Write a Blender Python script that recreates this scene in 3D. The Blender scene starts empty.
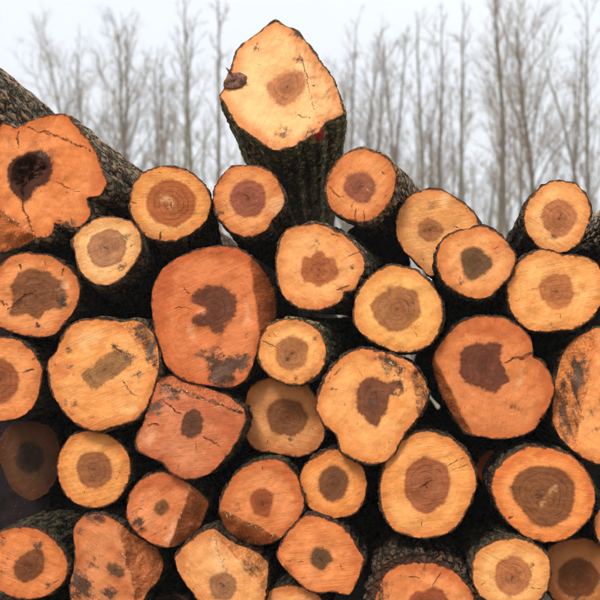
import bpy, math, random
import numpy as np
from mathutils import Vector

# ------------------------------------------------------------------ camera, sky, sun, exposure
SC = bpy.context.scene
COL = SC.collection
FPX, VPU, VPV = 1010.0, 400.0, 360.0          # focal length and principal point, in 600-px photo units
CAMD, CAMH = 3.2, 0.98                        # metres from camera to the front of the pile; camera height

cam_d = bpy.data.cameras.new('camera')
cam = bpy.data.objects.new('camera', cam_d)
COL.objects.link(cam)
cam.location = (0, -CAMD, CAMH)
cam.rotation_euler = (math.radians(90), 0, 0)
cam_d.sensor_width = 36.0
cam_d.lens = 36.0 * FPX / 600.0
cam_d.shift_x = (300 - VPU) / 600.0
cam_d.shift_y = (VPV - 300) / 600.0
cam_d.clip_end = 2000
cam_d.dof.use_dof = True
cam_d.dof.focus_distance = CAMD + 0.02
cam_d.dof.aperture_fstop = 3.9
SC.camera = cam

SUN_EL, SUN_AZ = math.radians(46), math.radians(205)   # high, behind the camera and a little left
w = bpy.data.worlds.new('World')
SC.world = w
w.use_nodes = True
nt = w.node_tree
nt.nodes.clear()
wo = nt.nodes.new('ShaderNodeOutputWorld')
bg = nt.nodes.new('ShaderNodeBackground')
bg.inputs['Strength'].default_value = 0.1
sky = nt.nodes.new('ShaderNodeTexSky')
sky.sky_type = 'NISHITA'
sky.sun_disc = False
sky.sun_elevation = SUN_EL
sky.sun_rotation = SUN_AZ
sky.dust_density = 4.0
mixw = nt.nodes.new('ShaderNodeMix'); mixw.data_type = 'RGBA'
tcw = nt.nodes.new('ShaderNodeTexCoord')
now = nt.nodes.new('ShaderNodeTexNoise'); now.inputs['Scale'].default_value = 1.6; now.inputs['Detail'].default_value = 5
rw = nt.nodes.new('ShaderNodeMapRange')
rw.inputs['From Min'].default_value = 0.3; rw.inputs['From Max'].default_value = 0.7
rw.inputs['To Min'].default_value = 0.80; rw.inputs['To Max'].default_value = 0.97
nt.links.new(tcw.outputs['Generated'], now.inputs['Vector'])
nt.links.new(now.outputs['Fac'], rw.inputs['Value'])
nt.links.new(rw.outputs['Result'], mixw.inputs['Factor'])
nt.links.new(sky.outputs['Color'], mixw.inputs['A'])
mixw.inputs['B'].default_value = (6.2, 6.5, 6.85, 1)     # a closed pale cloud layer
nt.links.new(mixw.outputs['Result'], bg.inputs['Color'])
nt.links.new(bg.outputs['Background'], wo.inputs['Surface'])

sun_d = bpy.data.lights.new('sun', 'SUN')
sun_d.energy = 1.5
sun_d.angle = math.radians(14)
sun_d.color = (1.0, 0.96, 0.90)
sun = bpy.data.objects.new('sun', sun_d)
COL.objects.link(sun)
_d = Vector((math.sin(SUN_AZ) * math.cos(SUN_EL), math.cos(SUN_AZ) * math.cos(SUN_EL), math.sin(SUN_EL)))
sun.rotation_euler = _d.to_track_quat('Z', 'Y').to_euler()
sun.location = _d * 20

SC.view_settings.view_transform = 'Standard'
SC.view_settings.look = 'None'
SC.view_settings.exposure = 0.78
SC.view_settings.gamma = 1.0
SC.render.engine = 'CYCLES'
SC.cycles.use_denoising = True
SC.cycles.use_adaptive_sampling = True
SC.cycles.adaptive_threshold = 0.025
SC.cycles.max_bounces = 6
SC.cycles.diffuse_bounces = 3
SC.cycles.glossy_bounces = 2

# ------------------------------------------------------------------ helpers
rng = np.random.default_rng(7)


def at(u, v, y):
    """photo position (600-px units) at depth y -> world x, z"""
    s = (y + CAMD) / FPX
    return (u - VPU) * s, CAMH + (VPV - v) * s


def lin(c):
    c = np.asarray(c, float) / 255.0
    return np.where(c <= 0.04045, c / 12.92, ((c + 0.055) / 1.055) ** 2.4)


def _hash(ix, iy, iz, seed):
    n = (ix * 374761393 + iy * 668265263 + iz * 1274126177 + seed * 362437) & 0xFFFFFFFF
    n = ((n ^ (n >> 13)) * 1274126177) & 0xFFFFFFFF
    n = n ^ (n >> 16)
    return (n & 0xFFFF) / 65535.0


def vnoise(p, seed=0):
    p = np.asarray(p, float)
    i = np.floor(p).astype(np.int64)
    f = p - i
    f = f * f * (3 - 2 * f)
    r = 0
    for dx in (0, 1):
        for dy in (0, 1):
            for dz in (0, 1):
                wgt = (f[..., 0] if dx else 1 - f[..., 0]) * (f[..., 1] if dy else 1 - f[..., 1]) * (f[..., 2] if dz else 1 - f[..., 2])
                r = r + wgt * _hash(i[..., 0] + dx, i[..., 1] + dy, i[..., 2] + dz, seed)
    return r * 2 - 1


def fbm(p, seed=0, octv=3):
    a, s, tot = 1.0, 0, 0
    p = np.asarray(p, float)
    for k in range(octv):
        s = s + a * vnoise(p * 2 ** k, seed + 17 * k)
        tot += a
        a *= 0.5
    return s / tot


def spline(pts, n=10):
    P = np.asarray(pts, float)
    m = len(P)
    out = []
    for i in range(m):
        p0, p1, p2, p3 = P[i - 1], P[i], P[(i + 1) % m], P[(i + 2) % m]
        for k in range(n):
            t = k / n
            cr = 0.5 * ((2 * p1) + (-p0 + p2) * t + (2 * p0 - 5 * p1 + 4 * p2 - p3) * t * t + (-p0 + 3 * p1 - 3 * p2 + p3) * t ** 3)
            ln = p1 * (1 - t) + p2 * t
            out.append(0.75 * cr + 0.25 * ln)
    return np.array(out)


def ell(cx, cy, rx, ry, rot=0, n=14, wob=0.0, seed=0):
    r = np.random.default_rng(seed)
    a = np.linspace(0, 2 * math.pi, n, endpoint=False)
    k = 1 + wob * r.uniform(-1, 1, n)
    x, y = rx * k * np.cos(a), ry * k * np.sin(a)
    c, s = math.cos(math.radians(rot)), math.sin(math.radians(rot))
    return [(cx + c * X - s * Y, cy + s * X + c * Y) for X, Y in zip(x, y)]


def segdist(p, a, b):
    d = b - a
    L = max(float(d @ d), 1e-9)
    t = np.clip(((p - a) @ d) / L, 0, 1)
    return np.hypot(*(p - (a + t[..., None] * d)).T).T


def sdf(p, poly):
    """signed distance, negative inside"""
    sh = p.shape[:-1]
    q = p.reshape(-1, 2)
    A = np.asarray(poly, float)
    B = np.roll(A, -1, 0)
    best = np.full(len(q), 1e9)
    ins = np.zeros(len(q), bool)
    for a, b in zip(A, B):
        d = b - a
        L = max(float(d @ d), 1e-9)
        t = np.clip(((q - a) @ d) / L, 0, 1)
        best = np.minimum(best, np.hypot(q[:, 0] - a[0] - t * d[0], q[:, 1] - a[1] - t * d[1]))
        c = ((a[1] > q[:, 1]) != (b[1] > q[:, 1]))
        with np.errstate(divide='ignore', invalid='ignore'):
            xx = (b[0] - a[0]) * (q[:, 1] - a[1]) / (b[1] - a[1] if b[1] != a[1] else 1e-9) + a[0]
        ins ^= (c & (q[:, 0] < xx))
    return np.where(ins, -best, best).reshape(sh)


def polar(poly, c, th):
    P = spline(poly)
    d = P - np.asarray(c)
    a = np.arctan2(d[:, 1], d[:, 0])
    r = np.hypot(d[:, 0], d[:, 1])
    o = np.argsort(a)
    a, r = a[o], r[o]
    A = np.concatenate([a - 2 * math.pi, a, a + 2 * math.pi])
    R = np.concatenate([r, r, r])
    t = (th + math.pi) % (2 * math.pi) - math.pi
    return np.interp(t, A, R)


def mesh_obj(name, V, F, mat, parent=None, normals=None, fattr=None, cattr=None, smooth=True):
    me = bpy.data.meshes.new(name)
    V = np.asarray(V, float)
    me.from_pydata(V.tolist(), [], F if isinstance(F, list) else F.tolist())
    if smooth:
        me.polygons.foreach_set('use_smooth', np.ones(len(me.polygons), bool))
    for k, a in (fattr or {}).items():
        at_ = me.attributes.new(k, 'FLOAT', 'POINT')
        at_.data.foreach_set('value', np.asarray(a, np.float32).ravel())
    for k, a in (cattr or {}).items():
        at_ = me.attributes.new(k, 'FLOAT_COLOR', 'POINT')
        full = np.ones((len(V), 4), np.float32)
        full[:, :3] = a
        at_.data.foreach_set('color', full.ravel())
    me.update()
    if normals is not None:
        me.normals_split_custom_set_from_vertices(np.asarray(normals).tolist())
    me.materials.append(mat)
    o = bpy.data.objects.new(name, me)
    COL.objects.link(o)
    if parent:
        o.parent = parent
    return o


def tag(o, label, cat, group=None):
    o['label'] = label
    o['category'] = cat
    if group:
        o['group'] = group


# ------------------------------------------------------------------ node helpers
class NB:
    def __init__(self, name):
        self.m = bpy.data.materials.new(name)
        self.m.use_nodes = True
        self.t = self.m.node_tree
        self.t.nodes.clear()
        self.out = self.t.nodes.new('ShaderNodeOutputMaterial')
        self.bs = self.t.nodes.new('ShaderNodeBsdfPrincipled')
        self.t.links.new(self.bs.outputs[0], self.out.inputs['Surface'])

    def n(self, typ, ins=None, **kw):
        nd = self.t.nodes.new('ShaderNode' + typ)
        for k, v in kw.items():
            setattr(nd, k, v)
        for k, v in (ins or {}).items():
            self.put(nd.inputs[k], v)
        return nd

    def put(self, sock, v):
        if isinstance(v, bpy.types.NodeSocket):
            self.t.links.new(v, sock)
        elif isinstance(v, (tuple, list)) and len(v) == 3 and sock.type == 'RGBA':
            sock.default_value = (*v, 1)
        else:
            sock.default_value = v

    def attr(self, name, what='Fac'):
        return self.n('Attribute', attribute_name=name).outputs[what]

    def noise(self, vec, scale, detail=3, rough=0.55, out='Fac', dist=0.0):
        return self.n('TexNoise', {'Vector': vec, 'Scale': scale, 'Detail': detail, 'Roughness': rough, 'Distortion': dist}).outputs[out]

    def math(self, op, a, b=0.0, c=0.0, clamp=False):
        nd = self.n('Math', operation=op, use_clamp=clamp)
        for i, x in enumerate((a, b, c)):
            self.put(nd.inputs[i], x)
        return nd.outputs[0]

    def ramp(self, x, a, b, lo=0.0, hi=1.0, smooth=True):
        return self.n('MapRange', {'Value': x, 'From Min': a, 'From Max': b, 'To Min': lo, 'To Max': hi},
                      interpolation_type='SMOOTHSTEP' if smooth else 'LINEAR').outputs['Result']

    def mix(self, fac, a, b, mode='MIX'):
        nd = self.n('Mix', data_type='RGBA', blend_type=mode)
        self.put(nd.inputs['Factor'], fac)
        self.put(nd.inputs['A'], a)
        self.put(nd.inputs['B'], b)
        return nd.outputs['Result']

    def mapping(self, vec, scale=(1, 1, 1), rot=(0, 0, 0)):
        return self.n('Mapping', {'Vector': vec, 'Scale': scale, 'Rotation': rot}).outputs[0]

    def vadd(self, a, b):
        nd = self.n('VectorMath', operation='ADD')
        self.put(nd.inputs[0], a)
        self.put(nd.inputs[1], b)
        return nd.outputs[0]


def wood_material():
    b = NB('cut_wood')
    obj = b.n('TexCoord').outputs['Object']
    seed = b.attr('seed')
    sv = b.n('CombineXYZ', {'X': seed, 'Y': b.math('MULTIPLY', seed, 1.7), 'Z': b.math('MULTIPLY', seed, 0.6)}).outputs[0]
    P = b.vadd(obj, sv)
    sap, hrt = b.attr('sapcol', 'Color'), b.attr('heartcol', 'Color')
    heart, ring = b.attr('heart'), b.attr('ring')
    edge, dark, pale, crack, facet, red = (b.attr(k) for k in ('edge', 'dark', 'pale', 'crack', 'facet', 'red'))
    soft = b.attr('soft')
    dirx, dirz = b.attr('dirx'), b.attr('dirz')
    n_big = b.noise(P, 9, 4)
    n_mid = b.noise(P, 45, 4, 0.6)
    n_fine = b.noise(P, 260, 3, 0.7)
    n_grit = b.noise(P, 700, 2, 0.7)
    # annual rings
    wob = b.math('MULTIPLY', b.math('SUBTRACT', b.noise(P, 22, 2), 0.5), 0.018)
    rr = b.math('ADD', ring, wob)
    rings1 = b.math('SINE', b.math('MULTIPLY', rr, 2 * math.pi / 0.0085))
    rings2 = b.math('SINE', b.math('MULTIPLY', rr, 2 * math.pi / 0.0167))
    rings = b.math('ADD', b.math('MULTIPLY', rings1, 0.5), b.math('MULTIPLY', rings2, 0.5))
    # rays running out from the pith
    rv = b.n('CombineXYZ', {'X': b.math('MULTIPLY', dirx, 26), 'Y': b.math('ADD', b.math('MULTIPLY', ring, 6), seed), 'Z': b.math('MULTIPLY', dirz, 26)}).outputs[0]
    rays = b.noise(rv, 1.0, 4, 0.7)
    # chain-saw kerf lines, direction differs from log to log
    ka = b.attr('saw')
    sx = b.n('SeparateXYZ', {'Vector': obj})
    kx = b.math('ADD', b.math('MULTIPLY', sx.outputs['X'], b.math('COSINE', ka)), b.math('MULTIPLY', sx.outputs['Z'], b.math('SINE', ka)))
    ky = b.math('SUBTRACT', b.math('MULTIPLY', sx.outputs['Z'], b.math('COSINE', ka)), b.math('MULTIPLY', sx.outputs['X'], b.math('SINE', ka)))
    kv = b.n('CombineXYZ', {'X': b.math('MULTIPLY', kx, 9), 'Y': seed, 'Z': b.math('MULTIPLY', ky, 330)}).outputs[0]
    kerf = b.noise(kv, 1.0, 2, 0.6)
    kv2 = b.n('CombineXYZ', {'X': b.math('MULTIPLY', kx, 5), 'Y': seed, 'Z': b.math('MULTIPLY', ky, 70)}).outputs[0]
    kerf2 = b.noise(kv2, 1.0, 3, 0.6)

    # sapwood
    redder = b.mix(1.0, sap, (0.87, 0.74, 0.62), 'MULTIPLY')
    lighter = b.mix(1.0, sap, (1.08, 1.17, 1.30), 'MULTIPLY')
    c = b.mix(b.ramp(n_big, 0.40, 0.64, 0, 0.95), sap, redder)
    c = b.mix(b.ramp(n_mid, 0.50, 0.72, 0, 0.55), c, lighter)
    c = b.mix(b.ramp(rays, 0.48, 0.72, 0, 0.65), c, redder)
    c = b.mix(b.math('MULTIPLY', b.ramp(rings, -0.1, 0.9), b.ramp(n_big, 0.3, 0.65, 0.25, 0.75)), c, redder)
    c = b.mix(b.ramp(kerf, 0.52, 0.70, 0, 0.20), c, redder)
    c = b.mix(b.ramp(kerf2, 0.50, 0.70, 0, 0.28), c, lighter)
    c = b.mix(b.ramp(n_grit, 0.55, 0.75, 0, 0.22), c, redder)
    # weathering and yellower zones
    c = b.mix(b.ramp(b.noise(b.vadd(P, (1.1, 4.2, 2.7)), 16, 5, 0.65), 0.48, 0.70, 0, 0.75), c, b.mix(1.0, sap, (0.74, 0.60, 0.56), 'MULTIPLY'))
    c = b.mix(b.ramp(b.noise(b.vadd(P, (7.1, 2.2, 9.7)), 7, 3, 0.5), 0.46, 0.66, 0, 0.5), c, lighter)
    # a band just under the bark oxidises first
    eb = b.math('ADD', edge, b.math('MULTIPLY', b.math('SUBTRACT', n_mid, 0.5), 0.02))
    eb = b.math('ADD', eb, b.math('MULTIPLY', b.math('SUBTRACT', n_big, 0.5), 0.06))
    c = b.mix(b.ramp(eb, 0.0, 0.044, 0.85, 0.0), c, b.mix(1.0, sap, (0.70, 0.49, 0.38), 'MULTIPLY'))
    c = b.mix(b.math('MULTIPLY', b.ramp(b.math('ADD', red, b.math('MULTIPLY', b.math('SUBTRACT', n_mid, 0.5), 0.06)), 0.014, -0.020), 0.6), c,
              b.mix(1.0, sap, (0.66, 0.42, 0.36), 'MULTIPLY'))
    # smudges creeping in from the bark and a thin dark cambium line
    sm = b.math('MULTIPLY', b.ramp(b.noise(b.vadd(P, (2.2, 6.2, 3.7)), 34, 5, 0.7), 0.56, 0.70), b.ramp(edge, 0.030, 0.002))
    c = b.mix(b.math('MULTIPLY', sm, 0.6), c, b.mix(1.0, sap, (0.34, 0.22, 0.18), 'MULTIPLY'))
    el = b.math('ADD', edge, b.math('MULTIPLY', b.math('SUBTRACT', n_mid, 0.5), 0.022))
    el = b.math('ADD', el, b.math('MULTIPLY', b.math('SUBTRACT', n_fine, 0.5), 0.008))
    c = b.mix(b.ramp(el, 0.0042, 0.0008, 0, 0.85), c, (0.075, 0.026, 0.015))
    # fibres on split or bevelled sides run along the log
    fv = b.mapping(P, (150, 9, 150))
    fib = b.noise(fv, 1.0, 4, 0.65)
    fcol = b.mix(b.ramp(fib, 0.40, 0.66), b.mix(1.0, sap, (0.52, 0.38, 0.31), 'MULTIPLY'), b.mix(1.0, sap, (0.94, 0.84, 0.76), 'MULTIPLY'))
    c = b.mix(b.math('MULTIPLY', facet, 0.8), c, fcol)
    # heartwood
    hd = b.math('ADD', heart, b.math('MULTIPLY', b.math('SUBTRACT', n_mid, 0.5), 0.010))
    hd = b.math('ADD', hd, b.math('MULTIPLY', b.math('SUBTRACT', n_fine, 0.5), 0.008))
    hd = b.math('ADD', hd, b.math('MULTIPLY', b.math('SUBTRACT', rays, 0.5), 0.011))
    hm = b.ramp(b.math('DIVIDE', hd, soft), 1.0, -1.0)
    hdark = b.mix(1.0, hrt, (0.66, 0.54, 0.46), 'MULTIPLY')
    hlight = b.mix(1.0, hrt, (1.45, 1.38, 1.25), 'MULTIPLY')
    h = b.mix(b.math('MULTIPLY', b.ramp(rings, -0.4, 0.9, 0, 0.8), b.ramp(n_big, 0.35, 0.6, 0.55, 1.4)), hrt, hdark)
    h = b.mix(b.ramp(b.noise(b.vadd(P, (5.1, 0.2, 1.7)), 24, 4, 0.6), 0.45, 0.7, 0, 0.75), h, hdark)
    h = b.mix(b.ramp(n_mid, 0.48, 0.75, 0, 0.7), h, hlight)
    h = b.mix(b.ramp(rays, 0.52, 0.72, 0, 0.5), h, hdark)
    h = b.mix(b.ramp(kerf2, 0.52, 0.72, 0, 0.35), h, hlight)
    h = b.mix(b.ramp(kerf, 0.55, 0.7, 0, 0.35), h, hdark)
    h = b.mix(b.ramp(b.math('ADD', ring, b.math('MULTIPLY', n_mid, 0.03)), 0.055, 0.012, 0, 0.7), h, hdark)
    h = b.mix(b.ramp(ring, 0.006, 0.001, 0, 0.7), h, (0.05, 0.022, 0.012))
    h = b.mix(b.ramp(hd, -0.030, -0.004, 0, 0.55), h, b.mix(1.0, hrt, (1.15, 1.0, 0.84), 'MULTIPLY'))
    rim = b.math('MULTIPLY', b.ramp(hd, -0.012, -0.001), b.ramp(hd, 0.004, 0.0))
    h = b.mix(b.math('MULTIPLY', rim, 0.3), h, hdark)
    halo = b.ramp(hd, 0.018, 0.0, 0, 0.16)
    c = b.mix(halo, c, b.mix(0.5, sap, hrt))
    c = b.mix(b.math('MULTIPLY', hm, 0.97), c, h)
    # worn, muddy, chipped marks
    pd = b.math('ADD', pale, b.math('MULTIPLY', b.math('SUBTRACT', n_mid, 0.5), 0.05))
    pd = b.math('ADD', pd, b.math('MULTIPLY', b.math('SUBTRACT', n_fine, 0.5), 0.03))
    c = b.mix(b.ramp(pd, 0.009, -0.014, 0, 0.6), c, b.mix(0.35, b.mix(1.0, sap, (1.1, 1.25, 1.4), 'MULTIPLY'), (0.86, 0.60, 0.36)))
    streak = b.math('ADD', b.math('MULTIPLY', b.math('SUBTRACT', n_mid, 0.5), 0.075), b.math('MULTIPLY', b.math('SUBTRACT', kerf2, 0.5), 0.06))
    dd = b.math('ADD', b.math('ADD', dark, streak), b.math('MULTIPLY', b.math('SUBTRACT', n_fine, 0.5), 0.035))
    dirt = b.mix(b.ramp(n_fine, 0.35, 0.7), (0.010, 0.008, 0.007), (0.075, 0.052, 0.038))
    dirt = b.mix(b.ramp(b.noise(b.vadd(P, (9.2, 3.1, 4.4)), 18, 3), 0.44, 0.64, 0, 0.5), dirt, b.mix(n_fine, (0.10, 0.075, 0.058), (0.24, 0.19, 0.15)))
    c = b.mix(b.ramp(dd, 0.012, -0.016, 0, 0.90), c, dirt)
    # small scattered specks of bark and saw dust
    sp = b.ramp(b.noise(P, 120, 2, 0.5), 0.71, 0.78)
    c = b.mix(b.math('MULTIPLY', sp, 0.65), c, (0.07, 0.03, 0.018))
    sp2 = b.ramp(b.noise(b.vadd(P, (3.3, 1.2, 8.1)), 150, 2, 0.5), 0.70, 0.76)
    c = b.mix(b.math('MULTIPLY', sp2, 0.22), c, (0.85, 0.58, 0.34))
    # short drying checks near the bark
    chk = b.math('MULTIPLY', b.ramp(b.noise(b.n('CombineXYZ', {'X': b.math('MULTIPLY', dirx, 9), 'Y': seed, 'Z': b.math('MULTIPLY', dirz, 9)}).outputs[0], 1.0, 3, 0.8), 0.70, 0.74),
                 b.ramp(b.math('ADD', edge, b.math('MULTIPLY', n_big, 0.04)), 0.050, 0.030))
    c = b.mix(b.math('MULTIPLY', chk, 0.7), c, (0.10, 0.035, 0.018))
    ck = b.math('ADD', crack, b.math('MULTIPLY', b.math('SUBTRACT', n_fine, 0.5), 1.5))
    cm = b.ramp(ck, 1.15, 0.35)
    c = b.mix(b.math('MULTIPLY', cm, b.ramp(n_mid, 0.35, 0.6, 0.45, 0.9)), c, (0.05, 0.018, 0.010))
    b.put(b.bs.inputs['Base Color'], c)
    b.put(b.bs.inputs['Roughness'], b.ramp(n_mid, 0.3, 0.7, 0.55, 0.8))
    b.put(b.bs.inputs['Specular IOR Level'], 0.10)
    ht = b.math('ADD', b.math('MULTIPLY', kerf, 0.5), b.math('MULTIPLY', n_fine, 0.5))
    ht = b.math('ADD', ht, b.math('MULTIPLY', kerf2, 0.8))
    ht = b.math('ADD', ht, b.math('MULTIPLY', n_mid, 0.9))
    ht = b.math('SUBTRACT', ht, b.math('MULTIPLY', cm, 2.0))
    ht = b.math('ADD', ht, b.math('MULTIPLY', b.math('MULTIPLY', fib, facet), 1.6))
    bp = b.n('Bump', {'Height': ht, 'Strength': 0.6, 'Distance': 0.0045})
    b.put(b.bs.inputs['Normal'], bp.outputs[0])
    return b.m


def bark_material():
    b = NB('log_bark')
    obj = b.n('TexCoord').outputs['Object']
    seed = b.attr('seed')
    sv = b.n('CombineXYZ', {'X': seed, 'Y': b.math('MULTIPLY', seed, 1.7), 'Z': b.math('MULTIPLY', seed, 0.6)}).outputs[0]
    P = b.vadd(obj, sv)
    col, inner, ridge = b.attr('barkcol', 'Color'), b.attr('inner'), b.attr('ridge')
    moss, lich = b.attr('moss'), b.attr('lichen')
    L = b.mapping(P, (60, 16, 60))
    n1 = b.noise(L, 1.0, 5, 0.65)
    n2 = b.noise(P, 140, 4, 0.7)
    n3 = b.noise(P, 14, 3)
    n4 = b.noise(P, 420, 2, 0.6)
    dk = b.mix(1.0, col, (0.14, 0.11, 0.10), 'MULTIPLY')
    lt = b.mix(1.0, col, (2.3, 2.25, 2.1), 'MULTIPLY')
    wv = b.n('VectorMath', operation='SCALE'); b.put(wv.inputs[0], b.noise(P, 30, 3, 0.6, out='Color')); b.put(wv.inputs['Scale'], 1.1)
    vd = b.n('TexVoronoi', {'Vector': b.vadd(b.mapping(P, (42, 13, 42)), wv.outputs[0]), 'Scale': 1.0}, feature='DISTANCE_TO_EDGE').outputs['Distance']
    plate = b.ramp(vd, 0.02, 0.22)
    x = b.math('ADD', b.math('MULTIPLY', ridge, 0.30), b.math('ADD', b.math('MULTIPLY', n1, 0.55), b.math('MULTIPLY', plate, 0.32)))
    c = b.mix(b.ramp(x, 0.48, 0.76), dk, col)
    c = b.mix(b.ramp(b.math('ADD', x, b.math('MULTIPLY', n2, 0.5)), 0.86, 1.10), c, lt)
    lm = b.math('MULTIPLY', b.ramp(b.math('ADD', n2, b.math('MULTIPLY', n3, 0.5)), 0.79, 0.85), lich)
    c = b.mix(lm, c, b.mix(n4, (0.34, 0.33, 0.26), (0.58, 0.55, 0.44)))
    mm = b.math('MULTIPLY', b.ramp(b.math('ADD', n3, b.math('MULTIPLY', n4, 0.4)), 0.62, 0.80), moss)
    c = b.mix(mm, c, b.mix(n2, (0.035, 0.050, 0.010), (0.15, 0.16, 0.05)))
    incol = b.mix(n2, (0.035, 0.012, 0.008), (0.15, 0.06, 0.03))
    c = b.mix(b.math('MULTIPLY', inner, b.ramp(n2, 0.3, 0.55, 0.5, 1.0)), c, incol)
    rp = b.math('MULTIPLY', b.attr('redpaint'), b.ramp(n2, 0.30, 0.48))
    c = b.mix(rp, c, (0.55, 0.03, 0.012))
    b.put(b.bs.inputs['Base Color'], c)
    b.put(b.bs.inputs['Roughness'], 0.88)
    b.put(b.bs.inputs['Specular IOR Level'], 0.2)
    ht = b.math('ADD', b.math('MULTIPLY', n1, 0.9), b.math('MULTIPLY', n2, 0.5))
    ht = b.math('ADD', ht, b.math('MULTIPLY', plate, 0.7))
    ht = b.math('ADD', ht, b.math('MULTIPLY', n4, 0.25))
    bp = b.n('Bump', {'Height': ht, 'Strength': 1.0, 'Distance': 0.014})
    b.put(b.bs.inputs['Normal'], bp.outputs[0])
    return b.m


def simple_noise_mat(name, c1, c2, scale, rough=0.9, stretch=(1, 1, 1), bump=0.4, dist=0.02):
    b = NB(name)
    P = b.mapping(b.n('TexCoord').outputs['Object'], stretch)
    n1 = b.noise(P, scale, 5, 0.65)
    b.put(b.bs.inputs['Base Color'], b.mix(b.ramp(n1, 0.35, 0.65), c1, c2))
    b.put(b.bs.inputs['Roughness'], rough)
    b.put(b.bs.inputs['Specular IOR Level'], 0.2)
    b.put(b.bs.inputs['Normal'], b.n('Bump', {'Height': n1, 'Strength': bump, 'Distance': dist}).outputs[0])
    return b.m


def ground_material():
    b = NB('ground_cover')
    P = b.n('TexCoord').outputs['Object']
    n1 = b.noise(P, 0.35, 5, 0.6)
    n2 = b.noise(P, 14, 5, 0.7)
    n3 = b.noise(P, 70, 3, 0.7)
    leaf = b.mix(n3, (0.20, 0.15, 0.10), (0.44, 0.36, 0.26))
    grass = b.mix(n2, (0.16, 0.15, 0.08), (0.38, 0.34, 0.21))
    c = b.mix(b.ramp(n1, 0.42, 0.60), leaf, grass)
    c = b.mix(b.ramp(n2, 0.55, 0.8, 0, 0.5), c, (0.50, 0.45, 0.38))
    b.put(b.bs.inputs['Base Color'], c)
    b.put(b.bs.inputs['Roughness'], 0.95)
    b.put(b.bs.inputs['Normal'], b.n('Bump', {'Height': b.math('ADD', n2, n3), 'Strength': 0.8, 'Distance': 0.05}).outputs[0])
    return b.m


WOOD, BARK = wood_material(), bark_material()
FIBRE = simple_noise_mat('torn_fibre', (0.70, 0.40, 0.18), (0.85, 0.62, 0.38), 90, 0.7)
STUB = simple_noise_mat('stub_bark', (0.07, 0.028, 0.018), (0.26, 0.12, 0.08), 70, 0.8, bump=0.8, dist=0.004)
TREEBARK = simple_noise_mat('tree_bark', (0.085, 0.062, 0.042), (0.20, 0.155, 0.105), 6, 0.9, (4, 4, 0.7))
TWIG = simple_noise_mat('twig_bark', (0.19, 0.13, 0.082), (0.33, 0.245, 0.165), 3, 0.9)
TREEMOSS = simple_noise_mat('mossy_tree_bark', (0.10, 0.09, 0.055), (0.22, 0.20, 0.13), 5, 0.9, (4, 4, 0.7))
BRUSH = simple_noise_mat('brush_stems', (0.25, 0.17, 0.095), (0.42, 0.31, 0.185), 2, 0.9)

# ------------------------------------------------------------------ ground
def build_ground():
    r = [0, 4, 8, 14, 22, 35, 60, 110, 220, 500, 1200]
    n = 64
    V, F = [(0, 0, 0)], []
    for k, R in enumerate(r[1:]):
        for i in range(n):
            a = 2 * math.pi * i / n
            z = 0.0 if R < 6 else 0.12 * math.sin(R * 0.7 + 3 * a) * min(1, R / 40)
            V.append((R * math.cos(a), R * math.sin(a), z))
    for i in range(n):
        F.append((0, 1 + i, 1 + (i + 1) % n))
    for k in range(len(r) - 2):
        for i in range(n):
            j = (i + 1) % n
            F.append((1 + k * n + i, 1 + (k + 1) * n + i, 1 + (k + 1) * n + j, 1 + k * n + j))
    g = mesh_obj('ground', V, F, ground_material())
    g['kind'] = 'structure'
    g['label'] = 'pale straw and leaf-strewn ground under the log pile and wood'


build_ground()

# ------------------------------------------------------------------ logs
N, KH, KM = 184, 16, 48      # angular steps, heartwood rings, all rings
GAIN = 0.98                  # photo colour -> surface colour


def wood_col(c):
    x = lin(c)
    l_ = float(x @ np.array([0.3, 0.6, 0.1]))
    x = l_ + (x - l_) * 0.96
    return np.clip(x * GAIN, 0.012, 0.92)


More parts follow.
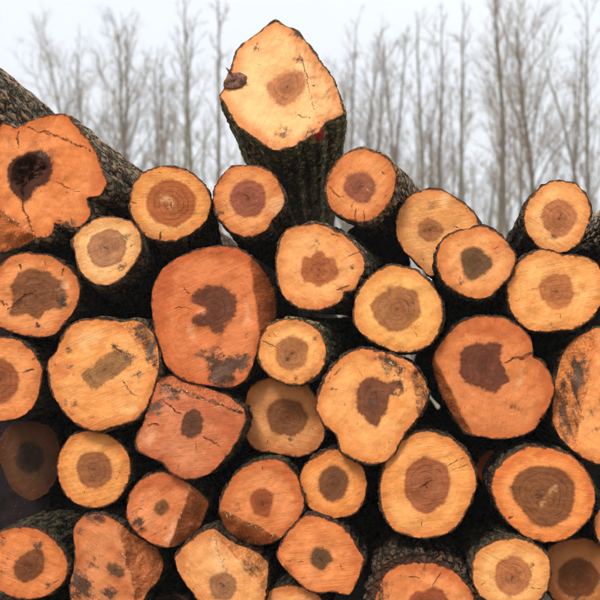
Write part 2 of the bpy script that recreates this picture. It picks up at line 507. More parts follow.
def build_log(idx, label, out, heart, y=0.0, tilt=(0, 0), vp=None, length=2.2, sap=(236, 158, 88), hc=(150, 88, 52),
              facets=(), dark=(), pale=(), red=(), cracks=(), pits=(), bt=1.8, boff=(0, 0), bcol=(70, 54, 42), moss=0.4,
              lichen=0.5, soft=0.0062, knots=(), fibres=(), paint=None, saw=None, rough=1.0, fstr=1.0, ragged=1.0, droop=0.0, bgain=0.95, total=None):
    r_ = np.random.default_rng(100 + idx)
    out = spline(out)
    hp = spline(heart)
    c = hp.mean(0)
    th = np.linspace(0, 2 * math.pi, N, endpoint=False)
    R = polar(out, c, th)
    jag = 0.55 * fbm(np.stack([np.cos(th) * 9, np.sin(th) * 9, np.full(N, idx * 3.7)], -1), idx, 3) * rough
    R = R + jag * 1.3
    H = np.minimum(polar(hp, c, th), R * 0.92)
    mR, mH = R.mean(), H.mean()
    ks = np.arange(1, KM + 1)
    rad, rr = [], []
    for k in ks:
        if k <= KH:
            rad.append(H * k / KH); rr.append(np.full(N, mH * k / KH))
        else:
            t = (k - KH) / (KM - KH)
            rad.append(H + (R - H) * t); rr.append(np.full(N, mH + (mR - mH) * t))
    rad = np.array(rad); rr = np.array(rr)
    U = c[0] + rad * np.cos(th)
    Wv = c[1] + rad * np.sin(th)
    uv = np.concatenate([[c], np.stack([U.ravel(), Wv.ravel()], -1)])
    ringpx = np.concatenate([[0.0], rr.ravel()])
    px = (y + CAMD) / FPX
    # relief of the cut: overall slant, bevels, holes, saw waviness
    h = tilt[0] * (uv[:, 0] - c[0]) * px + tilt[1] * (uv[:, 1] - c[1]) * px
    fac = np.zeros(len(uv))
    fidx = np.full(len(uv), -1)
    for (a0, b0, slope) in facets:
        a, b_ = np.array(a0, float), np.array(b0, float)
        d = (b_ - a) / np.hypot(*(b_ - a))
        side = (uv[:, 0] - a[0]) * d[1] - (uv[:, 1] - a[1]) * d[0]
        side = side + 1.6 * vnoise(np.stack([uv[:, 0] * 0.12, uv[:, 1] * 0.12, np.full(len(uv), idx + 0.5)], -1), idx)
        if side[0] > 0:
            side = -side
        h += np.maximum(side, 0) * slope * px
        fac = np.maximum(fac, np.clip(side / 1.5, 0, 1))
        fidx = np.where(side > 0.75, facets.index((tuple(a0), tuple(b0), slope)), fidx)
    for (poly, depth) in pits:
        s = sdf(uv, spline(poly))
        h += depth * np.clip(-s / 5.0, 0, 1) * (1 + 1.1 * fbm(np.stack([uv[:, 0] * .22, uv[:, 1] * .22, uv[:, 0] * 0], -1), 5, 4))
    p3 = np.stack([uv[:, 0] * 0.06, uv[:, 1] * 0.06, np.full(len(uv), idx * 1.3)], -1)
    h += 0.0075 * fbm(p3, idx, 4) * (1 + 2 * fac)
    Y = y + h
    X, Z = at(uv[:, 0], uv[:, 1], Y)
    Pw = np.stack([X, Y, Z], -1)
    # --- axis
    vp = vp or (VPU, VPV)
    ax, az = (vp[0] - VPU) / FPX, -(vp[1] - VPV) / FPX
    # --- root at the base of the log
    zb = Pw[-N:, 2].min()
    root = bpy.data.objects.new('log', None)
    COL.objects.link(root)
    root.empty_display_size = 0.1
    cx, cz = at(c[0], c[1], y)
    root.location = (cx, y, zb)
    tag(root, label, 'log', 'logs stacked in the pile')
    org = np.array([cx, y, zb])
    Vl = Pw - org
    # --- attributes
    big = np.full(len(uv), 9.0)
    z_ = np.full(len(uv), idx * 2.3)
    wx = 1.5 * fbm(np.stack([uv[:, 0] * 0.13, uv[:, 1] * 0.13, z_], -1), idx + 40, 3) + 0.5 * vnoise(np.stack([uv[:, 0] * 0.6, uv[:, 1] * 0.6, z_], -1), idx + 41)
    wy = 1.5 * fbm(np.stack([uv[:, 0] * 0.13, uv[:, 1] * 0.13, z_ + 9], -1), idx + 42, 3) + 0.5 * vnoise(np.stack([uv[:, 0] * 0.6, uv[:, 1] * 0.6, z_ + 9], -1), idx + 43)
    uw = uv + ragged * np.stack([wx, wy], -1)
    sd_heart = sdf(uw, hp[::2]) * px
    def region(polys):
        d = big.copy()
        for pl in polys:
            d = np.minimum(d, sdf(uw, spline(pl, 6)) * px)
        return d
    def lines(ls):
        d = big.copy()
        for (wd, *pts) in ls:
            P = np.array(pts, float)
            n_ = len(P) - 1
            for q_, (a, b_) in enumerate(zip(P[:-1], P[1:])):
                ab = b_ - a
                t = np.clip(((uw - a) @ ab) / max(float(ab @ ab), 1e-9), 0, 1)
                dist = np.hypot(uw[:, 0] - a[0] - t * ab[0], uw[:, 1] - a[1] - t * ab[1])
                d = np.minimum(d, dist / (wd * (0.45 + 0.75 * np.sin(math.pi * (q_ + t) / n_))))
        return d
    cracks = list(cracks)
    for _ in range(int(r_.integers(0, 3))):                       # star checks round the pith
        a = r_.uniform(0, 2 * math.pi); l0 = r_.uniform(0.15, 0.45) * mH
        e_ = c + l0 * np.array([math.cos(a), math.sin(a)])
        cracks.append((r_.uniform(0.3, 0.5), tuple(c + r_.normal(0, 1.0, 2)), tuple((c + e_) / 2 + r_.normal(0, 0.8, 2)), tuple(e_)))
    for _ in range(int(r_.integers(1, 5))):                       # drying checks in the sapwood
        a = r_.uniform(0, 2 * math.pi); k_ = int(a / (2 * math.pi) * N) % N
        f0 = r_.uniform(0.1, 0.75); f1 = min(1.0, f0 + r_.uniform(0.12, 0.4))
        u_ = np.array([math.cos(a), math.sin(a)]); w0 = np.array([-u_[1], u_[0]])
        p0, p1 = c + u_ * (H[k_] + (R[k_] - H[k_]) * f0), c + u_ * (H[k_] + (R[k_] - H[k_]) * f1) + w0 * r_.normal(0, 1.5)
        cracks.append((r_.uniform(0.25, 0.5), tuple(p0), tuple((p0 + p1) / 2 + r_.normal(0, 0.8, 2)), tuple(p1)))
    dark = list(dark)
    for _ in range(int(r_.integers(0, 3))):                       # scuffs
        a = r_.uniform(0, 2 * math.pi); k_ = int(a / (2 * math.pi) * N) % N
        q_ = c + np.array([math.cos(a), math.sin(a)]) * R[k_] * r_.uniform(0.5, 0.95)
        dark.append(ell(q_[0], q_[1], r_.uniform(0.4, 1.6), r_.uniform(0.3, 0.8), r_.uniform(0, 180), n=8, wob=.3, seed=idx))
    dk = region(dark)
    for (ku, kv_, kr) in knots:
        dk = np.minimum(dk, (np.hypot(uv[:, 0] - ku, uv[:, 1] - kv_) - kr) * px + 0.004)
    edge = np.concatenate([[mR], (R - rad).ravel()]) * px
    ang = np.concatenate([[0], np.tile(th, KM)])
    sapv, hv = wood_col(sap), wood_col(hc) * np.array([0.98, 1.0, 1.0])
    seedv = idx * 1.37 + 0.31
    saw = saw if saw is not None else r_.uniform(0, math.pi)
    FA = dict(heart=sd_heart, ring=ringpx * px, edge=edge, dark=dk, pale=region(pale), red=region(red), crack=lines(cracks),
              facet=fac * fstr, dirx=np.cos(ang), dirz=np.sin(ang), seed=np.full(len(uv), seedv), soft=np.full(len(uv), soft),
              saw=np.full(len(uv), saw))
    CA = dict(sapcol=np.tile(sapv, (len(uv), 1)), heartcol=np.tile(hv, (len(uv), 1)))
    # --- normals of the whole cut so that its pieces join without a seam
    G = Vl[1:].reshape(KM, N, 3)
    dth = np.roll(G, -1, 1) - np.roll(G, 1, 1)
    drd = np.empty_like(G)
    drd[1:-1] = G[2:] - G[:-2]; drd[0] = G[1] - Vl[0]; drd[-1] = G[-1] - G[-2]
    nn = np.cross(drd, dth)
    nn /= np.linalg.norm(nn, axis=-1, keepdims=True) + 1e-12
    if nn[..., 1].mean() > 0:
        nn = -nn
    NV = np.concatenate([[nn[0].mean(0)], nn.reshape(-1, 3)])
    i = np.arange(N); j = (i + 1) % N
    tri = np.stack([np.zeros(N, int), 1 + i, 1 + j], -1)
    quads = np.concatenate([np.stack([1 + k * N + i, 1 + (k + 1) * N + i, 1 + (k + 1) * N + j, 1 + k * N + j], -1) for k in range(KM - 1)])
    qk = np.repeat(np.arange(KM - 1), N)
    e1, e2 = Vl[quads[:, 1]] - Vl[quads[:, 0]], Vl[quads[:, 2]] - Vl[quads[:, 1]]
    flip = (np.cross(e1, e2)[:, 1].sum() > 0)
    qf = fac[quads].mean(1) > 0.5
    def piece(name, faces, parent):
        used = np.unique(np.concatenate([np.ravel(f) for f in faces]))
        mp = np.full(len(uv), -1); mp[used] = np.arange(len(used))
        FL = [t[::-1] if flip else t for f in faces for t in mp[f].tolist()]
        o = mesh_obj(name, Vl[used], FL, WOOD, parent, NV[used], {k: a[used] for k, a in FA.items()}, {k: a[used] for k, a in CA.items()})
        return o
    inn = qk < KH - 1
    qf &= fidx[quads].max(1) >= 0
    cut = piece('cut_face', [quads[~inn & ~qf]], root)
    piece('heartwood', [tri, quads[inn]], cut)
    qi = fidx[quads].max(1)
    for fi in range(len(facets)):
        sel = qf & ~inn & (qi == fi)
        if sel.sum() > 20:
            piece('slanted_cut', [quads[sel]], root)
    # --- bark mantle
    base = G[-1]
    ctr = base.mean(0)
    yend = total or length + 2.2 + 0.4 * r_.uniform(-1, 1)
    out2 = np.stack([base[:, 0] - ctr[0], base[:, 2] - ctr[2]], -1)
    tang = np.roll(out2, -1, 0) - np.roll(out2, 1, 0)
    nrm = np.stack([tang[:, 1], -tang[:, 0]], -1)
    for _ in range(3):
        nrm = (np.roll(nrm, 1, 0) + nrm + np.roll(nrm, -1, 0)) / 3
    nrm /= np.linalg.norm(nrm, axis=1, keepdims=True) + 1e-9
    if (nrm * out2).sum() < 0:
        nrm = -nrm
    thick = bt > 5
    bt = bt if thick else bt * 0.62
    tb = bt * px * np.clip(0.9 + 1.5 * fbm(np.stack([np.cos(th) * 5, np.sin(th) * 5, np.full(N, idx * 2.1)], -1), idx + 3, 3), 0.12, 2.2) * (0.7 if thick else 1)
    s = 0.003 + np.concatenate([[0], np.cumsum(0.007 * 1.075 ** np.arange(62))])
    s = s[s < yend - 0.05]
    s = np.append(s, yend)
    nc = 9 if thick else 3                      # rings across the broken bark edge
    s = np.concatenate([np.linspace(0, 0.0028, nc, endpoint=False), s])
    rings_v, rid, inn_a = [], [], []
    perim = np.concatenate([[0], np.cumsum(np.hypot(*(np.roll(out2, -1, 0) - out2).T))])[:-1]
    rmean = np.hypot(*out2.T).mean()
    back = 0.003 + 0.006 * np.clip(fbm(np.stack([np.cos(th) * 14, np.sin(th) * 14, np.full(N, idx * .9)], -1), idx + 5, 3) + 0.3, 0, 1)
    bofm = np.array([boff[0], -boff[1]]) * px
    for k, sv_ in enumerate(s):
        q = np.stack([np.cos(th) * rmean * 55, np.sin(th) * rmean * 55, np.full(N, sv_ * 10 + idx * 5.1)], -1)
        rg = fbm(q, idx + 11, 3)
        lump = fbm(np.stack([np.cos(th) * 1.6, np.sin(th) * 1.6, np.full(N, sv_ * 3 + idx)], -1), idx + 21, 2)
        ridge = np.clip(1 - np.abs(rg) * 2.2, 0, 1)
        if k == 0:
            off = np.zeros(N); ss = np.zeros(N)
        elif k < nc:
            f_ = k / nc
            q2 = np.stack([np.cos(th) * 12, np.sin(th) * 12, np.full(N, f_ * 3.0 + idx)], -1)
            off = tb * f_ * (1 + 0.12 * fbm(q2, idx + 8))
            ss = back * f_ * f_ + (0.012 * fbm(np.stack([np.cos(th) * 5, np.sin(th) * 5, np.full(N, f_ * 4.0 + idx)], -1), idx + 9, 4) * math.sin(math.pi * f_) if thick else 0)
        else:
            off = tb + 0.0085 * (ridge - 0.4) * min(1, (k - nc + 1) / 3) + 0.011 * lump * min(1, sv_ / 0.15)
            ss = sv_ + back
        tt = np.minimum(ss / yend, 1.0)
        L = yend - (base[:, 1])
        fx = 0 if k == 0 else 1
        P = np.empty((N, 3))
        dist = np.minimum(ss, L)
        P[:, 0] = base[:, 0] + ax * dist + nrm[:, 0] * off + fx * bofm[0]
        P[:, 1] = base[:, 1] + dist
        P[:, 2] = base[:, 2] + az * dist - droop * dist ** 2 + nrm[:, 1] * off + fx * bofm[1]
        rings_v.append(P); rid.append(ridge); inn_a.append(np.full(N, (max(0.0, 1.0 - 2.2 * k / nc) if thick else 1.0 - 0.5 * k / nc) if k < nc else max(0, 0.3 - 10 * sv_) * (not thick)))
    BV = np.concatenate(rings_v)
    nr = len(s)
    fb = np.concatenate([np.stack([k * N + i, k * N + j, (k + 1) * N + j, (k + 1) * N + i], -1) for k in range(nr - 1)])
    cap = ((nr - 1) * N + i).tolist()
    # outward facing?
    v0, v1, v2 = BV[fb[N * 5, 0]], BV[fb[N * 5, 1]], BV[fb[N * 5, 2]]
    nf = np.cross(v1 - v0, v2 - v1)
    if nf[0] * out2[0, 0] + nf[2] * out2[0, 1] < 0:
        fb = fb[:, ::-1]
    else:
        cap = cap[::-1]
    pa = np.zeros(len(BV))
    if paint:
        Xp, Zp = at(paint[0], paint[1], y)
        d = np.hypot(BV[:, 0] + org[0] - Xp, BV[:, 2] + org[2] - Zp)
        pa = np.clip(1.4 - d / (paint[2] * px), 0, 1) * (BV[:, 1] < BV[:, 1].min() + 0.12)
    FB = dict(ridge=np.concatenate(rid), inner=np.concatenate(inn_a), seed=np.full(len(BV), seedv),
              moss=np.full(len(BV), moss * 0.6), lichen=np.full(len(BV), lichen * min(1.0, bgain / 1.8)), redpaint=pa)
    mesh_obj('bark', BV, fb.tolist() + [cap], BARK, root, None, FB, dict(barkcol=np.tile(lin(bcol) * np.array([1.0, 0.84, 0.72]) * bgain, (len(BV), 1))))  # gain bakes light on outer flanks and shade in gaps into bark colour
    # --- torn fibres standing up along a hinge
    if fibres:
        V, F = [], []
        for (a, b_, cnt) in fibres:
            a, b_ = np.array(a, float), np.array(b_, float)
            for _ in range(cnt):
                t = r_.uniform()
                q = a + (b_ - a) * t + r_.normal(0, 0.8, 2)
                kk = np.argmin(np.hypot(uv[:, 0] - q[0], uv[:, 1] - q[1]))
                p = Vl[kk].copy()
                dd_ = np.array([r_.uniform(-1, 1), -r_.uniform(0.3, 1.0), r_.uniform(-1, 1)])
                dd_ /= np.linalg.norm(dd_)
                ln, wd = r_.uniform(0.006, 0.018), r_.uniform(0.0008, 0.0022)
                sd = np.cross(dd_, [0.3, 0.1, 1.0]); sd /= np.linalg.norm(sd)
                s2 = np.cross(dd_, sd)
                n0 = len(V)
                p = p - dd_ * 0.003
                V += [p + sd * wd, p - sd * wd * .6 + s2 * wd, p - sd * wd * .6 - s2 * wd, p + dd_ * ln]
                F += [(n0, n0 + 1, n0 + 2), (n0, n0 + 3, n0 + 1), (n0 + 1, n0 + 3, n0 + 2), (n0 + 2, n0 + 3, n0)]
        o = mesh_obj('torn_fibres', V, F, FIBRE, root, smooth=False)
        o['kind'] = 'stuff'
    return root, org, px


PALE, MIDO, DEEP, RUST = (246, 178, 106), (240, 160, 90), (226, 128, 68), (212, 112, 64)
L = []
def log(label, out, heart, **kw):
    L.append(build_log(len(L), label, out, heart, **kw))
    return L[-1]

GREYB, DARKB, MOSSB, BROWNB = (104, 90, 74), (58, 44, 34), (66, 58, 40), (84, 60, 44)

log('large lobed orange log with a dark rotten hole at its centre',
    [(0,124),(10,125),(16,128),(22,125),(40,118),(62,114),(72,121),(82,132),(95,150),(100,165),(107,182),(100,195),(87,198),(91,212),(87,220),(77,227),(62,225),(54,223),(54,230),(47,237),(39,238),(30,242),(15,248),(0,252),(-14,238),(-20,195),(-16,150)],
    [(7,182),(11,161),(29,151),(44,152),(53,166),(48,181),(35,190),(25,204),(15,193)],
    y=-0.03, vp=(400,368), sap=(236,142,76), hc=(66,36,26), ragged=1.8, pits=[([(11,180),(15,163),(30,155),(40,158),(48,168),(44,176),(32,185),(24,198),(19,189)], 0.035)],
    facets=[((-2,206),(38,239),0.9)], dark=[[(38,155),(46,150),(54,145),(52,152),(48,160)], [(76,224),(62,222),(55,226),(70,228)]],
    red=[[(88,170),(100,168),(106,184),(98,194),(90,192)], ell(50,172,10,12), [(0,215),(24,226),(36,238),(10,250),(-8,240)]],
    cracks=[(1.1,(25,126),(60,138),(95,153)), (1.0,(55,182),(66,188),(80,191)), (1.2,(24,198),(23,210),(30,226),(38,236)), (0.9,(18,129),(17,148))],
    bt=3.0, bgain=2.6, bcol=GREYB, moss=0.5, lichen=0.8, length=2.6, fibres=[((2,210),(38,238),26)], rough=1.8)
log('grey barked log slanting in at the top left corner, above the lobed log',
    ell(-61,97,57,57,n=16,wob=.03,seed=3), ell(-61,97,20,20), y=-0.06, bgain=2.4, total=0.85, droop=0.15, vp=(400,300), sap=(190,100,70), bcol=(112,98,84), moss=0.3, lichen=0.9, bt=3, length=1.05)
log('small pale log with a faint tan heart, below the lobed log',
    [(72,241),(77,232),(87,224),(100,217),(115,217),(130,221),(139,231),(142,242),(140,254),(132,267),(120,280),(107,285),(95,284),(84,276),(77,265),(75,252)],
    [(87,247),(93,236),(107,229),(120,232),(126,242),(125,255),(115,265),(102,268),(92,262)],
    y=-0.10, vp=(285,455), bgain=1.9, sap=(253,192,122), hc=(176,120,84), bcol=(66,50,38), moss=0.45, length=1.6, soft=0.003)
log('round log with a broad brown heart and pale pith, right of the lobed log',
    [(130,204),(132,187),(142,174),(157,167),(170,166),(187,171),(200,180),(209,192),(211,205),(206,220),(195,231),(177,240),(162,241),(147,237),(139,227),(132,215)],
    ell(171,203,25,23.5,10,wob=.03,seed=1), y=-0.02, vp=(270,455), bgain=1.9, sap=(246,170,94), hc=(170,92,46), bcol=BROWNB, moss=0.3,
    pale=[[(161,196),(167,196),(172,201),(176,206),(172,208),(169,203),(163,200)]], cracks=[(1.0,(130,202),(137,203)), (1.0,(159,240),(161,232))], length=1.6)
log('round log with a knot at its lower left rim, under the tall slanted log',
    [(214,192),(219,179),(231,167),(247,165),(262,167),(274,175),(281,187),(285,200),(281,210),(272,220),(267,229),(257,235),(246,237),(232,232),(225,226),(217,216),(214,205)],
    ell(248,199,18.5,19,0,wob=.03,seed=2), y=-0.05, vp=(355,400), bgain=1.9, sap=(232,150,84), hc=(150,84,62), bcol=(70,50,38), moss=0.35, knots=[(219,212,2.6)],
    pale=[[(270,200),(282,196),(284,206),(276,216),(268,210)]], length=1.8)
F_ = log('tall slanted pale log standing proud on top of the pile',
    [(221,96),(224,90),(229,78),(231,70),(235,57),(241,45),(255,35),(269,25),(277,22),(287,27),(297,32),(310,47),(322,64),(332,77),(340,97),(343,113),(336,118),(325,122),(320,131),(310,137),(295,145),(280,150),(270,149),(260,141),(247,132),(237,124),(229,112)],
    [(266,87),(275,77),(292,69),(302,72),(306,87),(297,97),(285,106),(275,101)],
    y=0.02, tilt=(0,-0.35), vp=(322,340), sap=(248,182,118), hc=(176,112,72), ragged=2.5, soft=0.012, facets=[((297,30),(321,124),0.7)],
    cracks=[(0.65,(299,52),(304,66),(311,95),(319,122)), (0.45,(291,110),(305,117),(319,122))],
    dark=[ell(300,61,2.5,4), ell(283,134,5,3,-20), ell(297,35,2,3), ell(258,49,5,2,40), ell(312,131,6,2,-40)], red=[[(292,36),(299,36),(303,58),(296,64),(291,50)], ell(284,100,8,6), [(232,118),(247,134),(262,146),(280,151),(280,146),(262,137),(246,126)]],
    bcol=(78,70,46), bgain=4.0, moss=1.5, lichen=0.5, bt=2.6, paint=(321,138,7), length=1.4, fstr=0.15, fibres=[((299,52),(319,120),18),((258,140),(300,146),14)], rough=1.8)
log('round log with bark flank showing to its right, right of the slanted log',
    [(326,187),(329,175),(337,161),(350,152),(365,149),(380,154),(391,162),(396,175),(395,187),(390,201),(382,212),(371,220),(357,222),(342,217),(332,209),(327,199)],
    ell(360,187,16.5,15.5,20,wob=.05,seed=3), y=-0.02, vp=(535,325), sap=(232,146,82), hc=(150,86,62), bcol=(104,86,64), bgain=2.4, moss=0.35, lichen=0.9, bt=2.4,
    cracks=[(0.9,(329,185),(334,193),(341,199)), (0.7,(355,222),(356,208)), (0.7,(365,222),(363,210)), (0.8,(381,171),(384,174))], pale=[ell(366,189,5,1.2,20)], length=1.5)
log('pear shaped tan log with a small heart, partly behind a darker hearted log',
    [(396,232),(397,215),(405,201),(417,192),(435,189),(450,194),(465,204),(475,215),(479,228),(474,248),(456,264),(437,274),(431,276),(425,272),(415,261),(405,252),(399,242)],
    ell(430,230,12.5,12,0,wob=.05,seed=4), y=0.06, vp=(520,310), sap=(240,168,98), hc=(170,108,64), bcol=BROWNB, moss=0.3, lichen=0.7, pale=[[(441,193),(451,196),(448,204),(443,208),(440,200)]], length=1.5, knots=[(431,206,1.5)])
log('orange log with a dark grey angular heart, on the right shoulder of the pile',
    [(436,262),(439,247),(447,236),(465,229),(482,226),(495,231),(507,242),(515,255),(516,261),(510,276),(500,287),(490,296),(477,299),(465,296),(452,289),(442,279)],
    [(460,257),(464,250),(475,247),(485,252),(494,264),(485,274),(472,281),(464,276)], y=-0.08, vp=(430,410), sap=(242,160,92), hc=(104,74,50), bcol=(70,56,42), moss=0.6, lichen=0.8, bt=2.6, length=1.7, saw=-0.9,
    red=[[(490,240),(500,246),(498,258),(492,252)]])
log('round pale orange log topmost at the right edge of the pile',
    [(524,220),(526,207),(535,192),(550,182),(562,181),(577,185),(587,197),(591,212),(587,227),(580,242),(567,251),(555,252),(542,249),(532,240),(526,230)],
    [(541,215),(546,205),(560,199),(572,206),(577,216),(572,229),(564,237),(552,236),(544,226)], y=0.03, vp=(455,330), sap=(250,176,102), hc=(188,116,74), bcol=(72,56,44), moss=0.2, lichen=0.5, length=1.6, bt=2.2)
log('broad pale orange log with a knot beside its heart, at the right edge',
    [(507,285),(512,270),(525,256),(540,250),(555,252),(565,255),(582,256),(595,262),(603,276),(605,292),(600,306),(590,320),(575,329),(560,330),(547,332),(530,330),(517,320),(509,305)],
    [(539,290),(542,280),(555,275),(570,277),(573,290),(571,302),(560,310),(547,306)], y=-0.06, sap=(252,174,98), hc=(188,114,66), knots=[(534,290,2.2)], bcol=(74,54,42), moss=0.3, length=1.8, saw=0.2)
log('grey barked log slanting in at the right edge behind the topmost round log',
    ell(640,232,37,37,n=16,wob=.04,seed=8), ell(640,232,14,14), y=0.10, vp=(420,330), sap=(220,150,90), bcol=(120,108,94), bgain=2.4, moss=0.15, lichen=1.0, bt=3, length=1.5)
log('log with a lobed rusty heart, just below and right of the slanted log',
    [(277,252),(285,232),(297,226),(317,224),(332,229),(347,237),(357,247),(364,257),(364,270),(359,280),(355,290),(344,292),(343,298),(335,305),(317,310),(297,307),(283,295),(277,277)],
    [(300,272),(303,257),(310,256),(318,250),(327,256),(333,258),(338,270),(335,280),(330,283),(318,287),(310,283),(304,282)], y=-0.05, vp=(510,330), sap=(246,168,98), hc=(176,98,56), ragged=1.8, bcol=(92,80,62), bgain=2.0, moss=0.55, lichen=0.9, bt=2.6,
    cracks=[(1.2,(337,290),(342,289),(350,286)), (0.8,(329,232),(340,237)), (0.7,(345,258),(360,252))], red=[[(300,298),(318,304),(334,300),(336,306),(317,311),(298,308)]], length=1.6)
log('round yellow orange log with a large even brown heart, right of centre',
    [(353,312),(357,295),(370,277),(385,267),(400,266),(417,271),(432,285),(441,300),(443,315),(439,332),(430,345),(412,352),(397,352),(377,344),(362,334),(355,325)],
    [(371,306),(379,295),(397,287),(415,291),(420,302),(419,317),(407,329),(390,331),(377,322)], y=-0.10, vp=(450,350), sap=(252,178,96), hc=(164,104,62), bcol=(66,52,40), moss=0.4, knots=[(389,291,1.6),(411,304,1.3)], length=1.9)
log('big reddish log with a slanting right side and black smear at its bottom',
    [(152,315),(152,292),(160,272),(175,259),(197,250),(220,246),(237,248),(250,256),(265,272),(274,292),(276,315),(270,330),(260,340),(257,352),(252,367),(245,380),(232,387),(217,387),(200,384),(182,379),(167,367),(161,350),(155,332)],
    [(209,287),(220,285),(232,292),(237,305),(234,317),(225,326),(221,335),(214,332),(207,326),(200,327),(190,320),(197,315),(206,309),(200,304),(191,302),(196,291)],
    y=-0.08, sap=(220,124,68), hc=(104,60,42), ragged=2.4, facets=[((249,252),(261,348),2.0)], bcol=(60,42,32), moss=0.2,
    dark=[[(199,354),(215,351),(230,356),(245,356),(248,370),(236,372),(233,385),(210,386),(207,370)]], red=[[(156,275),(172,262),(176,285),(168,330),(158,330)], [(196,252),(240,250),(248,262),(220,262)]],
    pale=[ell(201,311,6,2.5,-20), ell(191,334,3.5,9,-15), ell(247,315,4,14,-4)], cracks=[(0.9,(170,310),(180,307),(191,309)), (0.8,(184,286),(191,293))], knots=[(246,334,1.4),(243,296,1.3),(192,352,1.2),(242,302,.9)], length=2.0, rough=1.3)
log('log with a cracked dark heart and round knot, at the left edge',
    [(0,265),(12,256),(27,253),(50,256),(67,266),(77,277),(80,290),(77,305),(67,320),(55,334),(40,337),(22,335),(7,330),(-8,322),(-12,300),(-8,278)],
    [(11,287),(15,277),(27,269),(45,271),(59,280),(67,292),(66,305),(56,309),(45,312),(37,320),(27,315),(9,315),(13,302)], y=-0.02, sap=(232,146,82), hc=(128,78,48), ragged=2, bcol=(60,44,32), moss=0.25,
    cracks=[(1.5,(7,310),(17,303),(25,296),(37,290)), (0.9,(20,264),(23,269)), (0.8,(45,260),(45,266)), (1.0,(66,266),(61,275)), (1.0,(0,301),(8,306)), (0.8,(36,322),(38,327))], knots=[(61,301,5.5)], pale=[[(62,283),(70,282),(68,290),(60,290)]], red=[ell(50,300,7,6)], length=1.8)
log('pale log with a smeared grey brown heart and ragged bark on its upper right',
    [(49,360),(57,351),(65,332),(80,321),(102,319),(122,322),(137,321),(150,330),(157,345),(159,365),(155,385),(147,405),(137,419),(117,426),(95,431),(80,426),(67,415),(57,402),(51,387),(48,372)],
    [(82,374),(95,364),(110,352),(120,350),(130,360),(122,372),(107,382),(92,389),(86,382)], y=-0.10, sap=(246,166,92), hc=(156,110,68), ragged=2.4, soft=0.005, bcol=(92,72,54), moss=0.4, lichen=0.8, bt=2.6,
    facets=[((116,319),(160,372),0.55)], dark=[[(137,324),(150,331),(156,346),(157,366),(149,362),(145,348),(138,336)], [(112,346),(124,348),(136,358),(128,360),(118,352)], ell(69,405,8,5,10)],
    red=[ell(64,368,10,12), [(112,324),(135,322),(150,335),(146,346),(130,334)], ell(95,424,10,5)], knots=[(70,352,1.8),(55,363,2),(92,417,1.5)],
    cracks=[(0.9,(122,382),(130,390),(138,397)), (0.7,(110,345),(135,358))], pale=[ell(130,410,9,3,-20), ell(90,340,14,7,-30)], length=2.0, rough=1.8)
log('orange log cut off by the left edge, below the log with the cracked heart',
    [(0,337),(20,341),(32,351),(41,365),(42,377),(40,389),(33,407),(20,417),(0,421),(-20,415),(-32,395),(-34,370),(-25,350),(-12,340)],
    [(0,358),(10,362),(18,373),(18,390),(7,402),(-8,404),(-16,390),(-16,372),(-8,361)], y=-0.04, sap=(236,150,84), hc=(152,84,48), cracks=[(1.1,(22,373),(35,369)), (0.8,(30,361),(37,358))], bcol=(60,44,34), length=1.8)
log('small pale log with mossy bark on top, right of the big black smeared log',
    [(258,355),(260,340),(267,327),(280,320),(295,319),(310,324),(322,335),(326,350),(324,365),(315,377),(302,384),(287,384),(270,376),(261,366)],
    [(275,355),(277,342),(292,336),(305,341),(308,352),(304,365),(292,371),(280,366)], y=-0.10, vp=(490,320), sap=(250,174,98), hc=(168,108,66), bcol=(96,92,66), bgain=2.0, moss=1.0, lichen=0.9, bt=2.2, cracks=[(0.7,(262,340),(276,348))], knots=[(288,358,1.3)], length=1.5)
log('log with a jagged dark heart and torn dark bark along its upper right',
    [(316,407),(319,392),(327,375),(340,359),(355,350),(367,349),(390,354),(410,362),(422,377),(428,392),(422,412),(410,427),(400,442),(392,457),(375,464),(360,461),(342,452),(336,435),(325,425),(319,417)],
    [(356,402),(359,385),(372,377),(385,382),(397,380),(401,384),(390,397),(386,412),(376,427),(367,420),(357,412)], y=-0.12, sap=(248,168,94), hc=(118,70,48), ragged=2.2, bcol=(72,58,48), moss=0.3, bt=3.0,
    facets=[((398,352),(424,410),0.8)], dark=[[(374,352),(390,358),(403,365),(404,378),(398,376),(385,366)], [(401,378),(404,372),(402,390),(392,396)], [(416,372),(427,390),(421,412),(418,396)]],
    red=[[(398,362),(412,366),(422,380),(420,400),(408,380)], ell(345,425,8,4,-30), [(362,352),(380,352),(384,362),(368,360)]], cracks=[(0.9,(331,390),(340,389)), (0.6,(327,384),(345,362))], knots=[(374,401,1.3)], length=2.1, rough=1.8, fibres=[((376,354),(404,370),14)])
log('shaded tan log with a round brown heart, tucked under the small mossy log',
    [(244,405),(250,387),(267,378),(287,376),(305,382),(316,397),(322,415),(325,433),(317,449),(300,457),(277,453),(257,450),(246,438),(242,420)],
    ell(287,417,21,19,30,wob=.04,seed=6), y=0.0, sap=(226,150,88), hc=(128,78,46), bcol=(56,42,32), cracks=[], knots=[(290,440,1.2),(282,395,1.2)], length=1.9)
